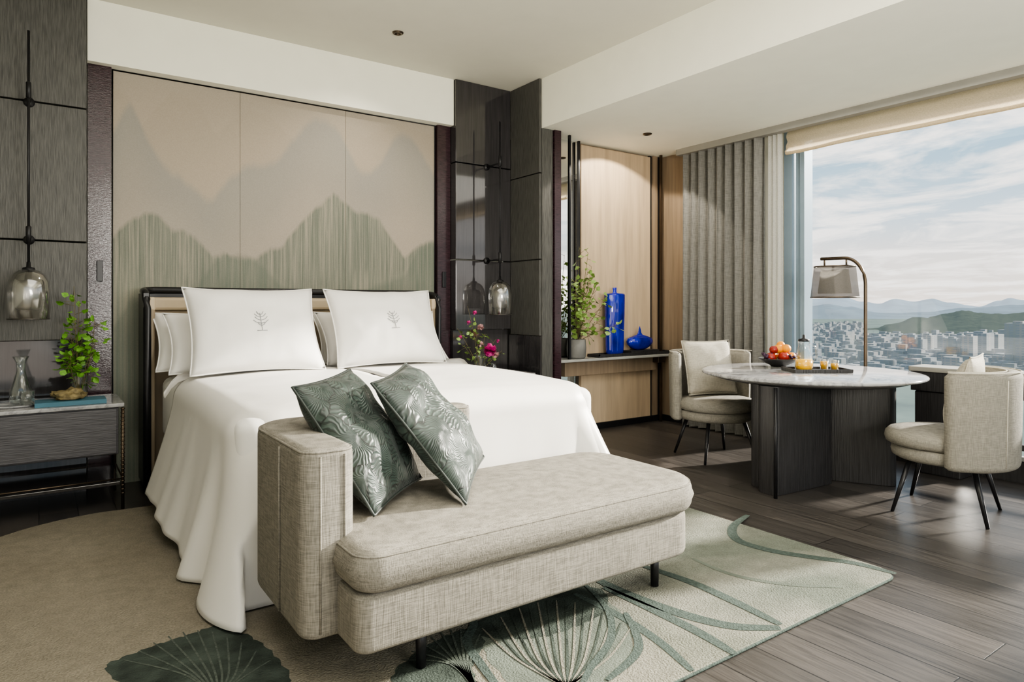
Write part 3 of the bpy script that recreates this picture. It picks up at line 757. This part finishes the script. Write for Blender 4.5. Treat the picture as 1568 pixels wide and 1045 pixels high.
# writing desk beside the window
dk=root('writing_desk',(5.36,1.7,0))
slab('top',rrect(5.225,5.49,.70,2.36,.03,4),.74,.775,.005,GREYT,dk)
box('drawer_case',5.235,5.48,.72,2.34,.60,.738,DARKWOOD,dk,.004)
box('end_panel',5.25,5.47,2.02,2.32,0,.598,DARKWOOD,dk,.01)
box('end_panel_rear',5.25,5.47,.74,.90,0,.598,DARKWOOD,dk,.01)
box('stretcher',5.34,5.38,.90,2.02,.25,.29,DARKWOOD,dk,.003)

# ------------------------------------------------------------ armchairs
def armchair(x,y,rot,d0=-178,d1=-2):
    r=root('dining_armchair',(x,y,0),rot,True)
    R=.285
    lathe('seat_base',[(0,.31),(.26,.31),(.285,.325),(.29,.35),(.285,.385),(0,.385)],(0,0,0),CHAIRF,r,56)
    lathe('seat_cushion',[(0,.388),(.27,.388),(.297,.40),(.305,.425),(.300,.455),(.28,.475),(.22,.487),(.1,.494),(0,.496)],(0,.02,0),CHAIRF,r,56)
    V=[];Fc=[];na=44; a0=math.radians(d0);a1=math.radians(d1)
    def rr(th,z0,z1,e,n=5):
        out=[]
        for (cx,cz,s) in ((th/2-e,z1-e,0),(-th/2+e,z1-e,1),(-th/2+e,z0+e,2),(th/2-e,z0+e,3)):
            for j in range(n): 
                a=s*math.pi/2+j/(n-1)*math.pi/2; out.append((cx+e*math.cos(a),cz+e*math.sin(a)))
        return out
    for i in range(na+1):
        t=i/na; a=a0+(a1-a0)*t
        e=min(t,1-t)*na/2.5; kk=math.sqrt(max(0,1-(1-min(1,e))**2))*.92+.08
        s=rr(.085*kk,.30+.02*(1-kk),.85-.03*(1-kk),.036*kk)
        for (dr,z) in s:
            rad=R+.028+dr+.02*(z-.3)
            V.append((rad*math.cos(a),rad*math.sin(a),z))
    m=20
    for i in range(na):
        for k in range(m): Fc.append([i*m+k,i*m+(k+1)%m,(i+1)*m+(k+1)%m,(i+1)*m+k])
    Fc.append(list(range(m)));Fc.append([na*m+k for k in range(m)])
    mk('back_shell',V,Fc,CHAIRF,r,True)
    for dr in (.034,-.034):
        tube('piping',[((R+.028+dr+.0105)*math.cos(a),(R+.028+dr+.0105)*math.sin(a),.848) for a in [a0+.05+(a1-a0-.1)*i/50 for i in range(51)]],.004,CREAM,r,6)
    for a in (-60,-120):
        a=math.radians(a); tube('shell_seam',[((R+.0715+.02*(z-.3))*math.cos(a),(R+.0715+.02*(z-.3))*math.sin(a),z) for z in (.33,.5,.65,.81)],.003,CREAM,r,6)
    for k,a in enumerate((45,135,225,315)):
        a=math.radians(a); ca,sa=math.cos(a),math.sin(a)
        tube('leg_%d'%(k+1),[(.22*ca,.22*sa,.315),(.33*ca,.33*sa,0.0)],[.017,.010],BLACK,r,10)
    pillow('cushion',(-.22,-.03,.50),(.22,-.03,.50),(.22,-.15,.93),(-.22,-.15,.93),.14,CREAM,r,n=18,pinch=.05,pip=CREAM)
armchair(4.45,3.47,math.radians(160))
armchair(4.41,1.77,math.radians(12),-172,-4)

# ------------------------------------------------------------ floor lamp
fx,fy=5.20,2.65
L=root('floor_lamp',(fx,fy,0))
lathe('foot',[(0,0),(.13,0),(.135,.008),(.13,.018),(.02,.024),(0,.024)],(fx,fy,0),BLACK,L,36)
pts=[(fx,fy,.02),(fx,fy,.7),(fx,fy,1.38)]
for i in range(1,10):
    a=i/9*math.pi/2; pts.append((fx,fy+.17*(1-math.cos(a)),1.38+.215*math.sin(a)))
pts+=[(fx,fy+.36,1.598)]
tube('pole',pts,.013,BRONZE,L,12)
for yy in (2.80,2.98): tube('hanger',[(fx,yy,1.60),(fx,yy,1.535)],.007,BRONZE,L,8)
tube('cross_bar',[(fx,2.78,1.535),(fx,3.00,1.535)],.007,BRONZE,L,8)
sy_=2.895
lathe('shade',[(.15,.245),(.153,.24),(.178,.0),(.176,-.0)],(fx,sy_,1.285),LSHADE,L,44)
lathe('shade_inner',[(.10,.225),(.125,.03)],(fx,sy_,1.285),LSHIN,L,36)
for (rr_,z) in ((.151,1.53),(.178,1.285)):
    tube('ring',[(fx+rr_*math.cos(a),sy_+rr_*math.sin(a),z) for a in [i/40*2*math.pi for i in range(40)]],.005,BRONZE,L,6,True)
tube('spider',[(fx,sy_-.15,1.53),(fx,sy_+.15,1.53)],.004,BRONZE,L,6)

# ------------------------------------------------------------ rug
rg=root('rug',(1,2.8,0))
ol=rpoly([(-2.3,1.46,.3),(3.17,1.46,.10),(3.17,3.9,.5),(2.2,4.5,.5),(.6,4.55,.3),(.1,4.6,.3),(-.55,4.1,.9),(-2.3,3.3,.8)],10)
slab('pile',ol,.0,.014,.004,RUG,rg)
tube('binding',[(p.x,p.y,.006) for p in ol],.006,RUGG,rg,6,True)
def ribbon(pts,w,mat,z,nm='line'):
    P=[Vector(fl(*p)) for p in pts]; Q=[]
    m=len(P)
    for i in range(m-1):
        p0=P[max(i-1,0)];p1=P[i];p2=P[i+1];p3=P[min(i+2,m-1)]
        for j in range(8):
            t=j/8; Q.append(.5*((2*p1)+(-p0+p2)*t+(2*p0-5*p1+4*p2-p3)*t*t+(-p0+3*p1-3*p2+p3)*t**3))
    Q.append(P[-1]); V=[];Fc=[];n=len(Q)
    for i,q in enumerate(Q):
        t=(Q[min(i+1,n-1)]-Q[max(i-1,0)]).normalized(); nv=Vector((-t.y,t.x))
        ww=w*(.35+.65*math.sin(math.pi*min(1,max(0,(i+.5)/n)))**.5)
        V+= [(q.x+nv.x*ww/2,q.y+nv.y*ww/2,z),(q.x-nv.x*ww/2,q.y-nv.y*ww/2,z)]
    for i in range(n-1): Fc.append([2*i,2*i+1,2*i+3,2*i+2])
    mk(nm,V,Fc,mat,rg)
def patch(pts,mat,z,nm='leaf'):
    P=[Vector(fl(*p)) for p in pts]; m=len(P); o=[]
    for i in range(m):
        p0,p1,p2,p3=P[i-1],P[i],P[(i+1)%m],P[(i+2)%m]
        for j in range(8):
            t=j/8; o.append(.5*((2*p1)+(-p0+p2)*t+(2*p0-5*p1+4*p2-p3)*t*t+(-p0+3*p1-3*p2+p3)*t**3))
    V=[(p.x+.006*math.sin(i*1.9),p.y+.006*math.cos(i*2.3),z) for i,p in enumerate(o)]
    c=sum(o,Vector((0,0)))/len(o); V.append((c.x,c.y,z)); k=len(o)
    mk(nm,V,[[i,(i+1)%k,k] for i in range(k)],mat,rg)
z1=.0145
for pts_,w_ in (([(1145,793),(1122,812),(1130,832),(1180,848),(1240,858),(1310,868),(1372,884)],.055),
   ([(905,888),(960,915),(1040,945),(1120,965),(1195,968)],.06),([(925,905),(1000,940),(1070,975),(1125,1008)],.05),
   ([(880,915),(950,950),(1010,990),(1060,1035)],.04)): ribbon(pts_,w_,RUGG,z1+.001)
ribbon([(985,872),(1060,898),(1130,930),(1195,963)],.05,RUGG,z1+.0014)
ribbon([(1060,860),(1120,885),(1200,900),(1290,905)],.03,RUGM,z1+.0006)
patch([(735,990),(760,950),(830,922),(905,918),(952,945),(970,1000),(945,1040),(880,1070),(790,1060)],RUGM,z1)
patch([(725,975),(775,928),(850,905),(920,908),(928,940),(885,965),(810,985)],RUGD,z1+.0005)
patch([(600,1045),(655,995),(720,968),(742,990),(722,1030),(735,1070),(660,1080)],RUGD,z1+.0003)
for i in range(17):
    a=i/16; ex=(738+228*a, 988-62*math.sin(math.pi*(a*.8+.1))); ribbon([(868,1062),((868+ex[0])/2+ (a-.5)*30,1015),ex],.009,RUGD if i%2 else RUG,z1+.002,'vein')
for i in range(9):
    a=i/8; ribbon([(735,1075),(690+30*a,1025),(615+120*a,1040-70*math.sin(math.pi*(.1+a*.55)))],.009,RUGV,z1+.002,'vein')
ribbon([(895,900),(930,940),(935,985),(905,1030),(890,1060)],.028,RUGG,z1+.0026)
ribbon([(958,945),(978,1000),(930,1050)],.032,RUGG,z1+.0026)
ribbon([(700,930),(725,960),(715,990),(740,1030),(770,1070)],.035,RUGG,z1+.0022)
patch([(160,1032),(215,1003),(290,978),(340,964),(390,985),(425,1015),(440,1055),(330,1075),(230,1070)],RUGD,z1)
for i in range(11):
    a=i/10; ribbon([(330,1075),(280+a*100,1040),(190+225*a,1018-46*math.sin(math.pi*a))],.007,RUGV,z1+.001,'vein')

# ------------------------------------------------------------ outside
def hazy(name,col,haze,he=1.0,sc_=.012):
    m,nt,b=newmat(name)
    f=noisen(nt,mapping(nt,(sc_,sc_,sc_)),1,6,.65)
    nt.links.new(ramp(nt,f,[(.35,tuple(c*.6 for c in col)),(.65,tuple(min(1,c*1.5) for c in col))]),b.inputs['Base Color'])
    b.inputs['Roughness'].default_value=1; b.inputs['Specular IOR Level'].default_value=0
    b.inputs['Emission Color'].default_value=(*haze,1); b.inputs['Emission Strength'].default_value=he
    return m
GZ=-100
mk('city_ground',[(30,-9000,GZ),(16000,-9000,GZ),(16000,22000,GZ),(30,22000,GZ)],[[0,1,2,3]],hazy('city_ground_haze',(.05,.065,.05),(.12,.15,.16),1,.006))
def ridge(name,D,prof,mat,depth,rough):
    V=[];Fc=[];n=260
    p0=prof[0][0];p1=prof[-1][0];rows=8
    for i in range(n+1):
        px=p0+(p1-p0)*i/n
        for a,b in zip(prof,prof[1:]):
            if a[0]<=px<=b[0]: t=(px-a[0])/(b[0]-a[0]); t=t*t*(3-2*t); py=a[1]+(b[1]-a[1])*t; break
        for j in range(rows+1):
            k=j/rows; d=D-depth*(1-k); x,y=at(px,d)
            top=H+(HY-py)/FP*D
            h=GZ+(top-GZ)*math.sin(k*math.pi/2)
            h+=(noise.noise(Vector((px*.03,k*3,D*.01)))+.5*noise.noise(Vector((px*.09,k*6,D*.01)))+.25*noise.noise(Vector((px*.4,k*9,D*.01))))*rough*min(1,k*2)
            V.append((x,y,h))
    w=rows+1
    for i in range(n):
        for j in range(rows): Fc.append([i*w+j,i*w+j+1,(i+1)*w+j+1,(i+1)*w+j])
    mk(name,V,Fc,mat,None,True)
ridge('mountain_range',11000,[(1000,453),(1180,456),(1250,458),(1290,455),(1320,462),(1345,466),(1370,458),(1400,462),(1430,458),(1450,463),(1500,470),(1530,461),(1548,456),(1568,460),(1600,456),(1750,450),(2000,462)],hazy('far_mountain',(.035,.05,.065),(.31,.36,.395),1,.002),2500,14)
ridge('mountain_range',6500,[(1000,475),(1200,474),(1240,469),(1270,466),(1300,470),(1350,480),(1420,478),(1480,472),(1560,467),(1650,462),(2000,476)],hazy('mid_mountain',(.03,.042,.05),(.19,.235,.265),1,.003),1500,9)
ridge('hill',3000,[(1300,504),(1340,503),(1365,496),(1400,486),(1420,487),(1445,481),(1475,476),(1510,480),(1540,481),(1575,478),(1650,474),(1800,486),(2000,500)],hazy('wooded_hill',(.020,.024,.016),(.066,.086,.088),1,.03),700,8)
def city_mat():
    m,nt,b=newmat('city_facades')
    br=N(nt,'ShaderNodeTexBrick'); v=mapping(nt,(.12,.12,.25)); 
    sp=N(nt,'ShaderNodeSeparateXYZ'); nt.links.new(v,sp.inputs[0]); cb=N(nt,'ShaderNodeCombineXYZ')
    nt.links.new(math_(nt,'ADD',sp.outputs[0],sp.outputs[1]),cb.inputs[0]); nt.links.new(sp.outputs[2],cb.inputs[1]); nt.links.new(cb.outputs[0],br.inputs['Vector'])
    br.inputs['Scale'].default_value=1; br.inputs['Brick Width'].default_value=.9; br.inputs['Row Height'].default_value=.9; br.inputs['Mortar Size'].default_value=.16; br.offset=0
    br.inputs['Color1'].default_value=(.03,.045,.055,1); br.inputs['Color2'].default_value=(.05,.065,.08,1)
    rn=N(nt,'ShaderNodeTexNoise'); rn.inputs['Scale'].default_value=1; rn.inputs['Detail'].default_value=1; nt.links.new(mapping(nt,(.02,.02,.0)),rn.inputs['Vector'])
    wc=ramp(nt,rn.outputs['Fac'],[(.3,(.045,.06,.07)),(.42,(.13,.11,.09)),(.5,(.04,.055,.045)),(.6,(.06,.075,.09)),(.72,(.15,.14,.125))]); nt.links.new(wc,br.inputs['Mortar'])
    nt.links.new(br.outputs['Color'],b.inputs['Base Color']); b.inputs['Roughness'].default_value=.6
    b.inputs['Emission Color'].default_value=(.066,.083,.092,1); b.inputs['Emission Strength'].default_value=1  # even emission paints distance haze onto the facades
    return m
lst=[]
random.seed(3)
for i in range(4200):
    d=random.uniform(900,3600); px=random.uniform(1180,1900); x,y=at(px,d)
    h=random.uniform(3,14)*(1.8 if random.random()<.12 else 1)
    if px>1400 and d<1600: h+=random.uniform(0,20)
    if d>2250 and px>1320: continue
    w=random.uniform(4,11); w2=random.uniform(4,11)
    lst.append((x-w,x+w,y-w2,y+w2,GZ,GZ+h))
for (px,d,h,w) in ((1560,950,76,13),(1500,1150,54,16),(1484,1100,51,9),(1520,1200,50,13),(1420,1250,46,12),(1440,1300,40,14),(1545,1300,54,14),(1290,2000,24,24),(1345,1700,20,28),(1600,900,60,16),(1395,1500,36,14),(1650,1000,66,16),(1470,1300,44,10),(1408,1180,42,9),(1458,1150,45,10)):
    x,y=at(px,d); lst.append((x-w,x+w,y-w,y+w,GZ,GZ+h)); lst.append((x-w*.5,x+w*.4,y-w*.5,y+w*.4,GZ+h,GZ+h+3))
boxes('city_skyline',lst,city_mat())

# ------------------------------------------------------------ world
w=bpy.data.worlds.new('World'); sc.world=w; w.use_nodes=True; nt=w.node_tree; nt.nodes.clear()
o=N(nt,'ShaderNodeOutputWorld'); bg=N(nt,'ShaderNodeBackground'); tc=N(nt,'ShaderNodeTexCoord')
sp=N(nt,'ShaderNodeSeparateXYZ'); nt.links.new(tc.outputs['Generated'],sp.inputs[0])
zc=math_(nt,'MAXIMUM',sp.outputs[2],0.0)
skyc=ramp(nt,zc,[(0,(.98,.86,.75)),(.06,(.92,.86,.80)),(.12,(.60,.72,.80)),(.22,(.29,.49,.63)),(.5,(.18,.37,.60)),(1,(.14,.28,.52))])
dv=N(nt,'ShaderNodeVectorMath',operation='DIVIDE'); cb=N(nt,'ShaderNodeCombineXYZ'); den=math_(nt,'ADD',zc,.12)
for i in range(3): nt.links.new(den,cb.inputs[i])
nt.links.new(tc.outputs['Generated'],dv.inputs[0]); nt.links.new(cb.outputs[0],dv.inputs[1])
mp=N(nt,'ShaderNodeMapping'); mp.inputs['Scale'].default_value=(1.0,.7,1.2); nt.links.new(dv.outputs[0],mp.inputs['Vector'])
cl=noisen(nt,mp.outputs[0],1.9,9,.62,.5)
cm=ramp(nt,cl,[(.44,(0,0,0)),(.58,(1,1,1))])
sky=mix(nt,math_(nt,'MULTIPLY',cm,.9),skyc,(1.28,1.21,1.13))
nt.links.new(sky,bg.inputs[0]); bg.inputs[1].default_value=1.0
nt.links.new(bg.outputs[0],o.inputs[0])

# ------------------------------------------------------------ lights
def light(nm,typ,loc,en,col=(1,1,1),size=1,sy=None,to=None):
    l=bpy.data.lights.new(nm,typ); l.energy=en; l.color=col
    if typ=='AREA':
        l.size=size
        if sy: l.shape='RECTANGLE'; l.size_y=sy
    ob=bpy.data.objects.new(nm,l); ob.location=loc
    if to is not None: ob.rotation_euler=(Vector(to)).to_track_quat('-Z','Y').to_euler()
    sc.collection.objects.link(ob); return ob
s=light('sun','SUN',(8,0,5),12.5,(1,.92,.80),to=(-1,.22,-.38)); s.data.angle=math.radians(3.5)
light('fill_overhead_main','AREA',(1.2,1.2,3.2),55,(1,.95,.86),3.0,3.0,to=(0,0,-1))  # added soft fill for the room, not a ceiling fixture
light('fill_overhead_dining','AREA',(4.6,2.2,2.77),14,(1,.95,.86),1.2,2.5,to=(0,0,-1))  # added fill brightening the dining side, no fixture there
light('fill_upward','AREA',(1.5,-1.6,1.6),150,(1,.96,.86),1.5,1.5,to=(.25,.7,1.0))  # added fill behind the camera, aimed up to brighten the ceiling
light('downlight_console','SPOT',(4.57,4.32,2.77),42,(1,.90,.76),to=(.05,.5,-1.2)).data.spot_size=math.radians(120)
sp1=light('downlight_bed','SPOT',(2.17,4.54,3.2),26,(1,.92,.80),to=(-.1,.2,-1)); sp1.data.spot_size=math.radians(120); sp1.data.spot_blend=.9

# ------------------------------------------------------------ camera
cam=bpy.data.cameras.new('camera'); co=bpy.data.objects.new('camera',cam); sc.collection.objects.link(co)
co.location=(0,0,H); co.rotation_euler=(math.pi/2,0,-YAW); cam.sensor_width=36; cam.lens=36*FP/1568; cam.shift_y=-(522.5-HY)/1568
cam.clip_end=60000; cam.clip_start=.05; sc.camera=co
sc.view_settings.view_transform='AgX'
try: sc.view_settings.look='AgX - Medium High Contrast'
except Exception: pass
sc.view_settings.exposure=0.75
